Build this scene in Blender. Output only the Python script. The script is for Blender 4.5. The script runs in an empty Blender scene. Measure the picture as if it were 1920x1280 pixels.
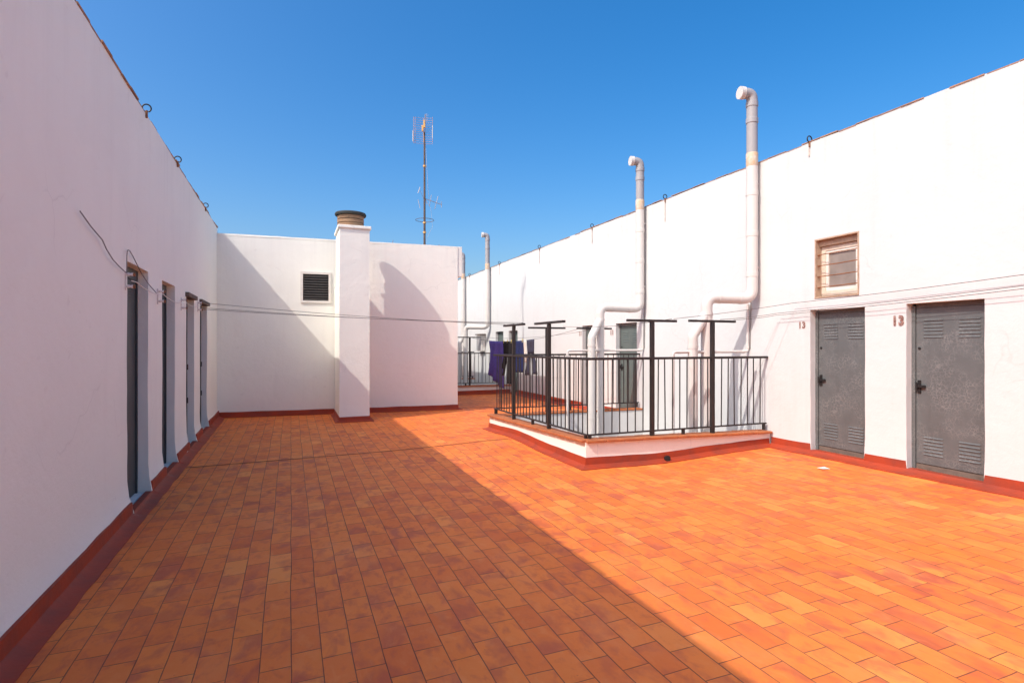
import bpy, bmesh, math, random
from mathutils import Vector, Matrix
from mathutils import noise as mnoise

random.seed(7)
SC = bpy.context.scene
COL = SC.collection
R = math.radians

# ----------------------------------------------------------------- survey of the place
# camera calibration of the photograph, used to measure where things stand (metres)
FPX, CX, HY, EYE = 1063.0, 960.0, 648.0, 1.55
YAW = R(21.3)
SN, CS = math.sin(YAW), math.cos(YAW)
XL, XR, ZL, ZR = -1.48, 6.71, 4.08, 4.36        # faces and heights of the two storage buildings


def fz(x, y):
    """height of the tiled floor: it falls gently towards a corner for the rain water"""
    u = min(1, max(0, (x + 1.5) / 8.2))
    v = min(1, max(-.6, (y - 4) / 9.6))
    z = (1 - v) * (-.17 + .24 * u)
    z += .045 * math.exp(-((y - 8.7) / .75) ** 2 - ((x - 3.3) / 1.1) ** 2)      # hump along the expansion joint
    z -= .050 * math.exp(-((x - 4.7) / .95) ** 2 - ((y - 6.1) / .9) ** 2)       # dip at the drain
    return z


def on_x(px, py, X):
    t = (px - CX) / FPX
    d = X / (SN + t * CS)
    return Vector((X, d * (CS - t * SN), EYE + d * (HY - py) / FPX))


def on_y(px, py, Y):
    t = (px - CX) / FPX
    d = Y / (CS - t * SN)
    return Vector((d * (SN + t * CS), Y, EYE + d * (HY - py) / FPX))


def on_g(px, py):
    t = (px - CX) / FPX
    z = 0
    for _ in range(12):
        d = FPX * (EYE - z) / (py - HY)
        x, y = d * (SN + t * CS), d * (CS - t * SN)
        z = fz(x, y)
    return Vector((x, y, z))


# ----------------------------------------------------------------- materials
def new_mat(name):
    m = bpy.data.materials.new(name)
    m.use_nodes = True
    nt = m.node_tree
    return m, nt, nt.nodes['Principled BSDF']


class N:
    """small helper to write node graphs"""
    def __init__(s, nt):
        s.nt = nt

    def put(s, sock, v):
        if v is None:
            return
        if isinstance(v, bpy.types.NodeSocket):
            s.nt.links.new(v, sock)
        else:
            sock.default_value = v

    def math(s, op, a, b=None, c=None):
        n = s.nt.nodes.new('ShaderNodeMath')
        n.operation = op
        for i, v in enumerate((a, b, c)):
            s.put(n.inputs[i], v)
        return n.outputs[0]

    def pos(s):
        return s.nt.nodes.new('ShaderNodeNewGeometry').outputs['Position']

    def sep(s, v):
        n = s.nt.nodes.new('ShaderNodeSeparateXYZ')
        s.put(n.inputs[0], v)
        return n.outputs

    def comb(s, x, y, z=0.0):
        n = s.nt.nodes.new('ShaderNodeCombineXYZ')
        for i, v in enumerate((x, y, z)):
            s.put(n.inputs[i], v)
        return n.outputs[0]

    def mapping(s, v, scale=(1, 1, 1), rot=(0, 0, 0)):
        n = s.nt.nodes.new('ShaderNodeMapping')
        s.put(n.inputs['Vector'], v)
        n.inputs['Scale'].default_value = scale
        n.inputs['Rotation'].default_value = rot
        return n.outputs[0]

    def noise(s, v, scale, detail=3, rough=.5, dim='3D', w=None, dist=0.0):
        n = s.nt.nodes.new('ShaderNodeTexNoise')
        n.noise_dimensions = dim
        s.put(n.inputs['Vector'], v)
        n.inputs['Scale'].default_value = scale
        n.inputs['Detail'].default_value = detail
        n.inputs['Roughness'].default_value = rough
        n.inputs['Distortion'].default_value = dist
        if w is not None:
            s.put(n.inputs['W'], w)
        return n.outputs[0]

    def ramp(s, f, stops):
        n = s.nt.nodes.new('ShaderNodeValToRGB')
        s.put(n.inputs[0], f)
        el = n.color_ramp.elements
        while len(el) < len(stops):
            el.new(.5)
        for e, (p, c) in zip(el, stops):
            e.position = p
            e.color = (c[0], c[1], c[2], 1) if hasattr(c, '__len__') else (c, c, c, 1)
        return n.outputs[0]

    def mix(s, f, a, b, mode='MIX'):
        n = s.nt.nodes.new('ShaderNodeMix')
        n.data_type = 'RGBA'
        n.blend_type = mode
        s.put(n.inputs[0], f)
        for k, v in ((6, a), (7, b)):
            if isinstance(v, tuple) and len(v) == 3:
                v = (*v, 1)
            s.put(n.inputs[k], v)
        return n.outputs[2]

    def bump(s, h, strength, dist):
        n = s.nt.nodes.new('ShaderNodeBump')
        n.inputs['Strength'].default_value = strength
        n.inputs['Distance'].default_value = dist
        s.put(n.inputs['Height'], h)
        return n.outputs[0]


def m_stucco(name, base=(.80, .785, .775), dirt=(.62, .57, .53), amount=.35, bump=.28):
    m, nt, b = new_mat(name)
    g = N(nt)
    p = g.pos()
    big = g.noise(p, .55, 4, .6)
    drips = g.noise(g.mapping(p, (2.6, 2.6, .22)), 1.6, 5, .62)
    spot = g.noise(p, 9, 2, .5)
    x_, y_, z_ = g.sep(p)
    under = g.ramp(g.math('DIVIDE', z_, 5.0), [(.50, 0), (.86, 1)])
    runs = g.ramp(g.noise(g.mapping(p, (7, 7, .16)), 1.0, 5, .65), [(.50, 0), (.72, 1)])
    patch = g.ramp(g.noise(p, .9, 2, .45, dist=.8), [(.520, 0), (.535, 1)])
    vor = nt.nodes.new('ShaderNodeTexVoronoi')
    vor.feature = 'DISTANCE_TO_EDGE'
    wv = nt.nodes.new('ShaderNodeTexNoise')
    wv.inputs['Scale'].default_value = 3.0
    g.put(wv.inputs['Vector'], p)
    va = nt.nodes.new('ShaderNodeVectorMath')
    va.operation = 'MULTIPLY_ADD'
    g.put(va.inputs[0], wv.outputs['Color'])
    va.inputs[1].default_value = (.35, .35, .35)
    g.put(va.inputs[2], p)
    g.put(vor.inputs['Vector'], va.outputs[0])
    vor.inputs['Scale'].default_value = .75
    crack = g.math('MULTIPLY', g.ramp(vor.outputs['Distance'], [(.002, 1), (.006, 0)]), g.ramp(g.noise(p, 1.1, 2, .5), [(.56, 0), (.64, 1)]))
    col = g.mix(g.math('MULTIPLY', g.ramp(big, [(.42, 0), (.75, 1)]), amount * .35), base, dirt)
    col = g.mix(g.math('MULTIPLY', g.ramp(drips, [(.55, 0), (.8, 1)]), amount * .5), col, dirt)
    col = g.mix(g.math('MULTIPLY', g.ramp(spot, [(.70, 0), (.78, 1)]), amount * .35), col, (.45, .40, .36))
    col = g.mix(g.math('MULTIPLY', g.math('MULTIPLY', under, runs), amount * .55), col, dirt)
    col = g.mix(g.math('MULTIPLY', patch, amount * .22), col, tuple(c * .86 for c in base))
    col = g.mix(g.math('MULTIPLY', crack, amount * .45), col, (.40, .36, .33))
    nt.links.new(col, b.inputs['Base Color'])
    b.inputs['Roughness'].default_value = .92
    b.inputs['Specular IOR Level'].default_value = .2
    h = g.math('ADD', g.math('MULTIPLY', g.noise(p, 7, 5, .62), 1.0),
               g.math('MULTIPLY', g.noise(p, 60, 3, .6), .16))
    nt.links.new(g.bump(h, bump, .03), b.inputs['Normal'])
    return m


def m_paint(name, base, dark=None, rough=.6, metal=0.0, scale=6, amt=.6, bump=.15, spec=.4):
    m, nt, b = new_mat(name)
    g = N(nt)
    p = g.pos()
    dark = dark or tuple(c * .6 for c in base)
    n1 = g.noise(p, scale, 5, .65)
    col = g.mix(g.math('MULTIPLY', g.ramp(n1, [(.4, 0), (.72, 1)]), amt), base, dark)
    nt.links.new(col, b.inputs['Base Color'])
    b.inputs['Roughness'].default_value = rough
    b.inputs['Metallic'].default_value = metal
    b.inputs['Specular IOR Level'].default_value = spec
    nt.links.new(g.bump(g.noise(p, scale * 5, 4, .6), bump, .01), b.inputs['Normal'])
    return m


def m_tiles(name):
    """terracotta rasilla tiles, 15 x 26 cm, running bond along the terrace"""
    m, nt, b = new_mat(name)
    g = N(nt)
    p = g.pos()
    x, y, z = g.sep(p)
    warp = g.noise(p, .9, 2, .5)
    warp2 = g.noise(g.mapping(p, (1.3, .7, 1)), 1.7, 1, .5)
    xw = g.math('ADD', x, g.math('MULTIPLY', g.math('SUBTRACT', warp, .5), .030))
    yw = g.math('ADD', y, g.math('MULTIPLY', g.math('SUBTRACT', warp2, .5), .035))
    W, L = .157, .280
    rx = g.math('DIVIDE', xw, W)
    row = g.math('FLOOR', rx)
    fx = g.math('FRACT', rx)
    wr = nt.nodes.new('ShaderNodeTexWhiteNoise')
    wr.noise_dimensions = '1D'
    g.put(wr.inputs['W'], row)
    jit = g.math('MULTIPLY', wr.outputs['Value'], .22)
    off = g.math('ADD', g.math('MULTIPLY', g.math('MODULO', g.math('ADD', row, 100.0), 2.0), .5), jit)
    ry = g.math('ADD', g.math('DIVIDE', yw, L), off)
    col_i = g.math('FLOOR', ry)
    fy = g.math('FRACT', ry)
    wn = nt.nodes.new('ShaderNodeTexWhiteNoise')
    wn.noise_dimensions = '2D'
    g.put(wn.inputs['Vector'], g.comb(row, col_i))
    rnd = wn.outputs['Value']
    # joints
    ex = g.math('MULTIPLY', g.math('SUBTRACT', .5, g.math('ABSOLUTE', g.math('SUBTRACT', fx, .5))), W)
    ey = g.math('MULTIPLY', g.math('SUBTRACT', .5, g.math('ABSOLUTE', g.math('SUBTRACT', fy, .5))), L)
    e = g.math('MINIMUM', ex, ey)
    jn = g.math('MULTIPLY', g.noise(p, 14, 2, .5), .0028)
    joint = g.math('SUBTRACT', 1.0, g.math('SMOOTH_MIN', g.math('DIVIDE', g.math('SUBTRACT', e, jn), .0022), 1.0, .1))
    jc = nt.nodes.new('ShaderNodeClamp')
    g.put(jc.inputs[0], joint)
    joint = jc.outputs[0]
    # tile colour
    tone = g.ramp(rnd, [(0, (.70, .150, .028)), (.3, (.78, .192, .034)), (.6, (.83, .222, .038)), (.86, (.77, .185, .034)), (1, (.86, .275, .055))])
    pt = g.mapping(p, (1.25, .8, 1))
    cloud = g.noise(pt, 4.2, 3, .52, '4D', g.math('MULTIPLY', rnd, 11.0), .5)
    cloud2 = g.noise(pt, 9.0, 3, .58, '4D', g.math('MULTIPLY', rnd, 31.0), .4)
    zone = g.ramp(g.noise(p, .55, 3, .6), [(.32, .30), (.62, 1.0)])
    burn = g.math('MULTIPLY', g.ramp(cloud, [(.50, 0), (.63, 1)]), zone)
    col = g.mix(g.math('MULTIPLY', burn, .72), tone, (.40, .072, .046))
    col = g.mix(g.math('MULTIPLY', g.ramp(cloud2, [(.52, 0), (.70, 1)]), .55), col, (.50, .100, .045))
    col = g.mix(g.math('MULTIPLY', g.ramp(cloud2, [(.28, 1), (.44, 0)]), .22), col, (.88, .34, .105))
    dark_spot = g.ramp(g.noise(p, 26, 3, .6), [(.70, 0), (.76, 1)])
    col = g.mix(g.math('MULTIPLY', g.math('MULTIPLY', dark_spot, zone), .55), col, (.20, .055, .045))
    worn = g.ramp(g.noise(g.mapping(p, (1, .55, 1)), 2.1, 5, .68), [(.55, 0), (.80, 1)])
    col = g.mix(g.math('MULTIPLY', worn, .30), col, (.80, .33, .13))
    wet = g.ramp(g.noise(p, .5, 4, .6), [(.50, 0), (.70, 1)])
    col = g.mix(g.math('MULTIPLY', wet, .38), col, (.78, .180, .014))
    jcol = g.mix(g.ramp(g.noise(p, 1.3, 3, .6), [(.35, 0), (.7, 1)]), (.085, .032, .024), (.22, .085, .045))
    col = g.mix(g.math('MULTIPLY', joint, .88), col, jcol)
    nt.links.new(col, b.inputs['Base Color'])
    b.inputs['Specular IOR Level'].default_value = .3
    rr = g.math('ADD', .50, g.math('MULTIPLY', g.noise(p, 5, 4, .6), .28))
    nt.links.new(rr, b.inputs['Roughness'])
    tilt = g.math('MULTIPLY', g.math('ADD', g.math('MULTIPLY', fx, g.math('SUBTRACT', rnd, .5)),
                                    g.math('MULTIPLY', fy, g.math('SUBTRACT', wn.outputs['Value'], .45))), .35)
    h = g.math('ADD', g.math('SUBTRACT', g.math('MULTIPLY', g.noise(p, 45, 4, .6), .25), joint), tilt)
    nt.links.new(g.bump(h, .5, .006), b.inputs['Normal'])
    return m


def m_sheet_metal(name, base, line):
    """galvanised door sheet with scribbled zinc marks and weather streaks"""
    m, nt, b = new_mat(name)
    g = N(nt)
    p = g.pos()
    v = nt.nodes.new('ShaderNodeTexVoronoi')
    v.feature = 'DISTANCE_TO_EDGE'
    wp = nt.nodes.new('ShaderNodeVectorMath')
    wp.operation = 'ADD'
    g.put(wp.inputs[0], p)
    nz = nt.nodes.new('ShaderNodeTexNoise')
    nz.inputs['Scale'].default_value = 16
    g.put(nz.inputs['Vector'], p)
    sc = nt.nodes.new('ShaderNodeVectorMath')
    sc.operation = 'SCALE'
    g.put(sc.inputs[0], nz.outputs['Color'])
    sc.inputs['Scale'].default_value = .08
    nt.links.new(sc.outputs[0], wp.inputs[1])
    g.put(v.inputs['Vector'], wp.outputs[0])
    v.inputs['Scale'].default_value = 26
    scr = g.ramp(v.outputs['Distance'], [(.02, 1), (.10, 0)])
    scr = g.math('MULTIPLY', scr, g.ramp(g.noise(p, 4.5, 3, .6), [(.40, 0), (.62, 1)]))
    blot = g.noise(p, 3.0, 5, .65)
    streak = g.noise(g.mapping(p, (9, 9, .7)), 1.0, 4, .6)
    col = g.mix(g.ramp(blot, [(.35, 0), (.7, 1)]), base, tuple(c * 1.22 for c in base))
    col = g.mix(g.math('MULTIPLY', g.ramp(streak, [(.5, 0), (.75, 1)]), .22), col, tuple(c * .55 for c in base))
    col = g.mix(g.math('MULTIPLY', scr, .45), col, line)
    nt.links.new(col, b.inputs['Base Color'])
    b.inputs['Roughness'].default_value = .55
    b.inputs['Metallic'].default_value = .25
    nt.links.new(g.bump(blot, .15, .01), b.inputs['Normal'])
    return m


def m_glass(name, col=(.16, .14, .13)):
    m, nt, b = new_mat(name)
    g = N(nt)
    p = g.pos()
    c = g.mix(g.ramp(g.noise(p, 5, 3, .6), [(.3, 0), (.7, 1)]), col, tuple(v * 1.35 for v in col))
    nt.links.new(c, b.inputs['Base Color'])
    b.inputs['Roughness'].default_value = .35
    b.inputs['Specular IOR Level'].default_value = .5
    return m


def m_pot(name):
    m, nt, b = new_mat(name)
    g = N(nt)
    p = g.pos()
    n1 = g.noise(g.mapping(p, (1, 1, 4)), 3.2, 5, .65)
    col = g.ramp(n1, [(.30, (.10, .085, .075)), (.46, (.27, .155, .085)), (.75, (.40, .26, .155))])
    nt.links.new(col, b.inputs['Base Color'])
    b.inputs['Roughness'].default_value = .85
    nt.links.new(g.bump(g.noise(p, 30, 4, .6), .3, .01), b.inputs['Normal'])
    return m


WALLC = (.88, .86, .775)
M = {
    'wall': m_stucco('white_limewash', WALLC),
    'wall_sun_toned': m_stucco('white_limewash_sun_toned', (.625, .63, .62), (.45, .40, .36), amount=.38, bump=.22),  # same limewash, base colour darkened so the sunlit wall does not burn out
    'inner': m_stucco('weathered_limewash', (.74, .725, .70), (.55, .47, .38), .9),
    'tile': m_tiles('terracotta_tiles'),
    'red': m_paint('red_floor_paint', (.37, .050, .018), (.22, .045, .028), .62, 0, 3.5, .9, .3, .3),
    'coping': m_paint('terracotta_coping', (.46, .150, .055), (.27, .085, .045), .7, 0, 9, .8, .3, .25),
    'clay': m_paint('clay_roof_tile', (.42, .23, .14), (.20, .13, .10), .85, 0, 8, .8, .4, .2),
    'iron': m_paint('dark_iron_paint', (.026, .022, .022), (.045, .032, .027), .5, .1, 12, .6, .2, .4),
    'pipe': m_paint('white_painted_pipe', (.63, .60, .565), (.64, .58, .53), .5, 0, 4, .5, .06, .4),
    'pvc': m_paint('grey_plastic_pipe', (.37, .355, .36), (.29, .28, .285), .45, 0, 4, .5, .05, .4),
    'foam': m_paint('orange_sealant', (.56, .38, .23), (.62, .57, .52), .9, 0, 10, .9, .5, .2),
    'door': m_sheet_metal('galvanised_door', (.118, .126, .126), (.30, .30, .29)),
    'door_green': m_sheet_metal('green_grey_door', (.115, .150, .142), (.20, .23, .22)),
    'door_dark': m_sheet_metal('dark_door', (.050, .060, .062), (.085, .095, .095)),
    'black': m_paint('black_metal', (.016, .015, .015), (.03, .026, .024), .5, .1, 12, .5, .1),
    'mortar': m_paint('bare_mortar', (.50, .36, .26), (.34, .23, .16), .95, 0, 14, .8, .6, .1),
    'cream': m_paint('cream_window_paint', (.70, .60, .49), (.55, .42, .31), .6, 0, 9, .7, .2),
    'frame_white': m_paint('white_frame_paint', (.76, .72, .66), (.60, .52, .44), .6, 0, 7, .5, .15),
    'glass': m_glass('frosted_glass', (.22, .185, .162)),
    'slat': m_paint('dark_vent_slat', (.105, .095, .09), (.06, .055, .05), .55, .1, 10, .6, .1),
    'rust': m_paint('rust', (.30, .135, .065), (.16, .075, .045), .9, .0, 20, .8, .4, .2),
    'rust_stain': m_paint('rust_stain', (.60, .48, .41), (.72, .66, .62), .9, 0, 20, .9, .1, .1),
    'number': m_paint('brown_stencil_paint', (.20, .095, .075), (.50, .38, .34), .85, 0, 26, .9, .1, .1),
    'wood': m_paint('old_wood', (.17, .13, .105), (.09, .07, .06), .85, 0, 9, .7, .4, .2),
    'pot': m_pot('old_clay_pot'),
    'lid': m_paint('weathered_lid', (.055, .056, .052), (.035, .035, .032), .85, 0, 9, .6, .3, .2),
    'wire': m_paint('grey_wire', (.13, .115, .11), (.09, .08, .075), .6, .2, 8, .4, .05),
    'cable': m_paint('grey_cable', (.22, .20, .19), (.16, .15, .14), .7, 0, 8, .4, .05),
    'ceramic': m_paint('white_ceramic', (.72, .66, .62), (.6, .5, .45), .35, 0, 9, .4, .05),
    'mast': m_paint('rusty_steel_mast', (.10, .075, .065), (.17, .095, .06), .6, .2, 12, .7, .2),
    'alu': m_paint('aluminium_rod', (.50, .47, .47), (.42, .33, .30), .4, .5, 10, .5, .05),
    'alu_red': m_paint('weathered_rod', (.42, .25, .22), (.36, .32, .32), .5, .3, 10, .6, .05),
    'box_yellow': m_paint('yellow_plastic', (.62, .36, .12), (.50, .27, .10), .6, 0, 12, .5, .1),
    'purple': m_paint('purple_cotton', (.120, .092, .34), (.075, .056, .22), .95, 0, 9, .5, .3, .1),
    'blackcloth': m_paint('black_cotton', (.018, .017, .020), (.030, .027, .028), .95, 0, 9, .5, .3, .1),
    'navy': m_paint('navy_cotton', (.024, .030, .090), (.016, .020, .055), .95, 0, 9, .5, .3, .1),
    'jean': m_paint('faded_denim', (.048, .048, .075), (.032, .028, .036), .95, 0, 9, .7, .3, .1),
    'palecloth': m_paint('pale_cotton', (.66, .58, .52), (.52, .44, .38), .95, 0, 9, .5, .3, .1),
    'peg': m_paint('yellow_peg', (.72, .62, .20), (.6, .5, .2), .5, 0, 9, .3, .05),
    'paper': m_paint('pale_paper', (.74, .68, .58), (.62, .55, .46), .9, 0, 9, .5, .05),
    'earth': m_paint('city_ground', (.24, .21, .18), (.15, .14, .12), .95, 0, .1, .8, .2, .1),
    'gravel': m_paint('roof_gravel', (.36, .30, .26), (.24, .20, .17), .95, 0, 3, .8, .5, .1),
}


# ----------------------------------------------------------------- mesh building
class MB:
    def __init__(s):
        s.v, s.f = [], []

    def vert(s, p):
        s.v.append(Vector(p))
        return len(s.v) - 1

    def poly(s, pts):
        s.f.append([s.vert(p) for p in pts])
        return s

    def box(s, x0, x1, y0, y1, z0, z1, mat=None):
        c = [Vector((x, y, z)) for z in (z0, z1) for (x, y) in ((x0, y0), (x1, y0), (x1, y1), (x0, y1))]
        if mat is not None:
            c = [mat @ p for p in c]
        i = len(s.v)
        s.v += c
        for q in ((3, 2, 1, 0), (4, 5, 6, 7), (0, 1, 5, 4), (1, 2, 6, 5), (2, 3, 7, 6), (3, 0, 4, 7)):
            s.f.append([i + k for k in q])
        return s

    def bar(s, a, b, w, h, up=(0, 0, 1)):
        """rectangular bar from a to b, w wide sideways and h along up"""
        a, b = Vector(a), Vector(b)
        d = (b - a).normalized()
        side = d.cross(Vector(up)).normalized()
        u = side.cross(d)
        i = len(s.v)
        for p in (a, b):
            for su, sv in ((-1, -1), (1, -1), (1, 1), (-1, 1)):
                s.v.append(p + side * (su * w / 2) + u * (sv * h / 2))
        for q in ((3, 2, 1, 0), (4, 5, 6, 7), (0, 1, 5, 4), (1, 2, 6, 5), (2, 3, 7, 6), (3, 0, 4, 7)):
            s.f.append([i + k for k in q])
        return s

    def tube(s, pts, r, n=10, cap=True):
        pts = [Vector(p) for p in pts]
        rad = r if hasattr(r, '__len__') else [r] * len(pts)
        t0 = (pts[1] - pts[0]).normalized()
        ref = Vector((0, 0, 1)) if abs(t0.z) < .9 else Vector((0, 1, 0))
        nrm = (ref - t0 * ref.dot(t0)).normalized()
        rings = []
        for k, p in enumerate(pts):
            if k == 0:
                t = t0
            elif k == len(pts) - 1:
                t = (pts[k] - pts[k - 1]).normalized()
            else:
                t = ((pts[k] - pts[k - 1]).normalized() + (pts[k + 1] - pts[k]).normalized()).normalized()
            nrm = (nrm - t * nrm.dot(t)).normalized()
            bn = t.cross(nrm)
            i = len(s.v)
            for a in range(n):
                an = 2 * math.pi * a / n
                s.v.append(p + (nrm * math.cos(an) + bn * math.sin(an)) * rad[k])
            rings.append(i)
        for i, j in zip(rings, rings[1:]):
            for a in range(n):
                b_ = (a + 1) % n
                s.f.append([i + a, i + b_, j + b_, j + a])
        if cap:
            s.f.append([rings[0] + a for a in range(n)][::-1])
            s.f.append([rings[-1] + a for a in range(n)])
        return s

    def lathe(s, cx, cy, prof, n=36):
        rings = []
        for r, z in prof:
            i = len(s.v)
            for a in range(n):
                an = 2 * math.pi * a / n
                s.v.append(Vector((cx + r * math.cos(an), cy + r * math.sin(an), z)))
            rings.append(i)
        for i, j in zip(rings, rings[1:]):
            for a in range(n):
                b_ = (a + 1) % n
                s.f.append([i + a, i + b_, j + b_, j + a])
        s.f.append([rings[0] + a for a in range(n)][::-1])
        s.f.append([rings[-1] + a for a in range(n)])
        return s

    def build(s, name, mat, parent=None, smooth=False, bevel=0, solid=0):
        me = bpy.data.meshes.new(name)
        off = Vector(parent_world(parent)) if parent else Vector()
        me.from_pydata([tuple(p - off) for p in s.v], [], s.f)
        me.update()
        bm = bmesh.new()
        bm.from_mesh(me)
        bmesh.ops.recalc_face_normals(bm, faces=bm.faces)
        bm.to_mesh(me)
        bm.free()
        if smooth:
            for p in me.polygons:
                p.use_smooth = True
        me.materials.append(mat)
        o = bpy.data.objects.new(name, me)
        COL.objects.link(o)
        o.parent = parent
        if smooth:
            try:
                me.set_sharp_from_angle(angle=R(40))
            except Exception:
                pass
        if solid:
            md = o.modifiers.new('thickness', 'SOLIDIFY')
            md.thickness = solid
        if bevel:
            md = o.modifiers.new('bevel', 'BEVEL')
            md.width = bevel
            md.segments = 2
            md.limit_method = 'ANGLE'
        return o


def parent_world(o):
    p = Vector()
    while o is not None:
        p += o.location
        o = o.parent
    return p


def tag(o, label, cat, group=None):
    o['label'] = label
    o['category'] = cat
    if group:
        o['group'] = group
    return o


def thing(name, loc, label, cat, group=None):
    o = bpy.data.objects.new(name, None)
    o.empty_display_size = .1
    COL.objects.link(o)
    o.location = loc
    return tag(o, label, cat, group)


def struct(o):
    o['kind'] = 'structure'
    return o


def place_copy(src, parent, delta):
    c = src.copy()
    COL.objects.link(c)
    c.parent = parent
    c.location = Vector(src.location) + Vector(delta)
    return c


def fillet(pts, rad, n=7):
    """round the corners of a polyline"""
    pts = [Vector(p) for p in pts]
    out = [pts[0]]
    for a, b, c in zip(pts, pts[1:], pts[2:]):
        d1, d2 = (a - b), (c - b)
        ang = d1.angle(d2)
        cut = min(rad / math.tan(ang / 2), d1.length * .49, d2.length * .49)
        p1, p2 = b + d1.normalized() * cut, b + d2.normalized() * cut
        for k in range(n + 1):
            t = k / n
            out.append(p1 * (1 - t) ** 2 + b * (2 * t * (1 - t)) + p2 * t ** 2)
    out.append(pts[-1])
    return out


def sag(a, b, drop, n=24):
    a, b = Vector(a), Vector(b)
    return [a.lerp(b, k / n) - Vector((0, 0, drop * 4 * (k / n) * (1 - k / n))) for k in range(n + 1)]


def cuts(lo, hi, step, extra):
    n = max(1, int(round((hi - lo) / step)))
    c = [lo + (hi - lo) * k / n for k in range(n + 1)]
    ex = sorted(set(e for e in extra if lo < e < hi))
    c = [v for v in c if all(abs(v - e) > step * .35 for e in ex) or v in (lo, hi)]
    return sorted(set(c + ex))


def panel(mb, origin, udir, normal, ulen, z0, z1, holes=(), depth=.11, amp=.006, flare=0.0, step=.22, top_amp=0.0, foot=0.0):
    """hand plastered wall face with recessed openings; holes are (u0, u1, z0, z1)"""
    O, U, Nn = Vector(origin), Vector(udir).normalized(), Vector(normal).normalized()
    us = cuts(0, ulen, step, [h[k] for h in holes for k in (0, 1)])
    zs = cuts(z0, z1, step, [h[k] for h in holes for k in (2, 3)])
    idx = {}

    def vid(i, j):
        if (i, j) not in idx:
            u, z = us[i], zs[j]
            p0 = O + U * u
            p0.z = z
            nse = mnoise.noise(p0 * .9) * amp + mnoise.noise(p0 * 3.1) * amp * .45
            p = p0 + Nn * nse
            g = fz(p0.x, p0.y)
            low = max(0.0, 1 - (z - g) / .38) if z > g - .4 else 1.0
            low = min(1, low) ** 2
            for h in holes:
                if z < h[3] + .01 and flare:
                    if abs(u - h[0]) < 1e-5:
                        p += U * (flare * low * .55 + mnoise.noise(p0 * 4) * .006)
                    if abs(u - h[1]) < 1e-5:
                        p -= U * (flare * low + mnoise.noise(p0 * 4) * .006)
            p += Nn * (flare * .35 + foot * (1 + .5 * mnoise.noise(p0 * 1.9))) * low
            if j == len(zs) - 1 and top_amp:
                p.z += mnoise.noise(p0 * 1.7) * top_amp
            idx[(i, j)] = mb.vert(p)
        return idx[(i, j)]

    for i in range(len(us) - 1):
        for j in range(len(zs) - 1):
            uc, zc = (us[i] + us[i + 1]) / 2, (zs[j] + zs[j + 1]) / 2
            if any(h[0] < uc < h[1] and h[2] < zc < h[3] for h in holes):
                continue
            mb.f.append([vid(i, j), vid(i + 1, j), vid(i + 1, j + 1), vid(i, j + 1)])
    for h in holes:
        i0, i1 = us.index(h[0]), us.index(h[1])
        j0, j1 = zs.index(h[2]), zs.index(h[3])
        back = {}

        def bid(i, j):
            if (i, j) not in back:
                p = O + U * us[i]
                p.z = zs[j]
                back[(i, j)] = mb.vert(p - Nn * depth)
            return back[(i, j)]
        for j in range(j0, j1):
            for i in (i0, i1):
                mb.f.append([vid(i, j), vid(i, j + 1), bid(i, j + 1), bid(i, j)])
        for i in range(i0, i1):
            for j in (j0, j1):
                mb.f.append([vid(i, j), vid(i + 1, j), bid(i + 1, j), bid(i, j)])


def skirt(mb, pts, normals, high, out=.13, base=.085, step=.12):
    """painted skirting with a mortar fillet sloping out to the tiles along a path with mitred corners;
    high is a height or a list of (distance, height)"""
    P = [Vector((p[0], p[1], 0)) for p in pts]
    NN = [Vector((n[0], n[1], 0)).normalized() for n in normals]
    st = []
    run = 0.0
    for k, (a, b) in enumerate(zip(P, P[1:])):
        L = (b - a).length
        ds = set(i * L / max(1, int(L / step)) for i in range(max(1, int(L / step)) + 1))
        if hasattr(high, '__len__'):
            ds |= set(d - run for d, h in high if 0 < d - run < L)
        for d in sorted(ds):
            nn = NN[k]
            if d < 1e-6 and k > 0:
                continue
            if d > L - 1e-6 and k < len(NN) - 1:
                m = (NN[k] + NN[k + 1]).normalized()
                nn = m / m.dot(NN[k])
            st.append((run + d, a + (b - a) * (d / L), nn))
        run += L
    rows = []
    for s_, p, nn in st:
        if hasattr(high, '__len__'):
            hh = high[-1][1]
            for (d0, h0), (d1, h1) in zip(high, high[1:]):
                if d0 <= s_ <= d1:
                    hh = h0 + (h1 - h0) * (s_ - d0) / max(1e-6, d1 - d0)
                    break
        else:
            hh = high
        z = fz(p.x, p.y)
        j1 = mnoise.noise(p * 2.3) * .008
        j2 = mnoise.noise(p * 3.7 + Vector((4, 1, 7))) * .014
        b_ = min(base, hh - .012)
        prof = [(-.05, hh + j1), (.012, hh + j1), (.018, b_ + j2 * .3), (.035, b_ * .72), (out * .55 + j2, base * .34), (out + j2, .009), (out + j2, -.06)]
        rows.append([mb.vert((p.x + nn.x * o, p.y + nn.y * o, z + h)) for o, h in prof])
    for r1, r2 in zip(rows, rows[1:]):
        for k in range(len(r1) - 1):
            mb.f.append([r1[k], r2[k], r2[k + 1], r1[k + 1]])


def door_heights(y0, y1, doors, hi, lo):
    out = [(0, hi)]
    for a, b in doors:
        if b <= y0 or a >= y1:
            continue
        if a > y0:
            out += [(a - y0 - .003, hi), (a - y0 + .008, lo)]
        else:
            out = [(0, lo)]
        if b < y1:
            out += [(b - y0 - .008, lo), (b - y0 + .003, hi)]
    out.append((y1 - y0 + .01, out[-1][1]))
    return out


# ----------------------------------------------------------------- the setting
g = MB()
g.poly([(-400, -400, -10), (400, -400, -10), (400, 400, -10), (-400, 400, -10)])
struct(g.build('ground', M['earth']))

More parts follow.
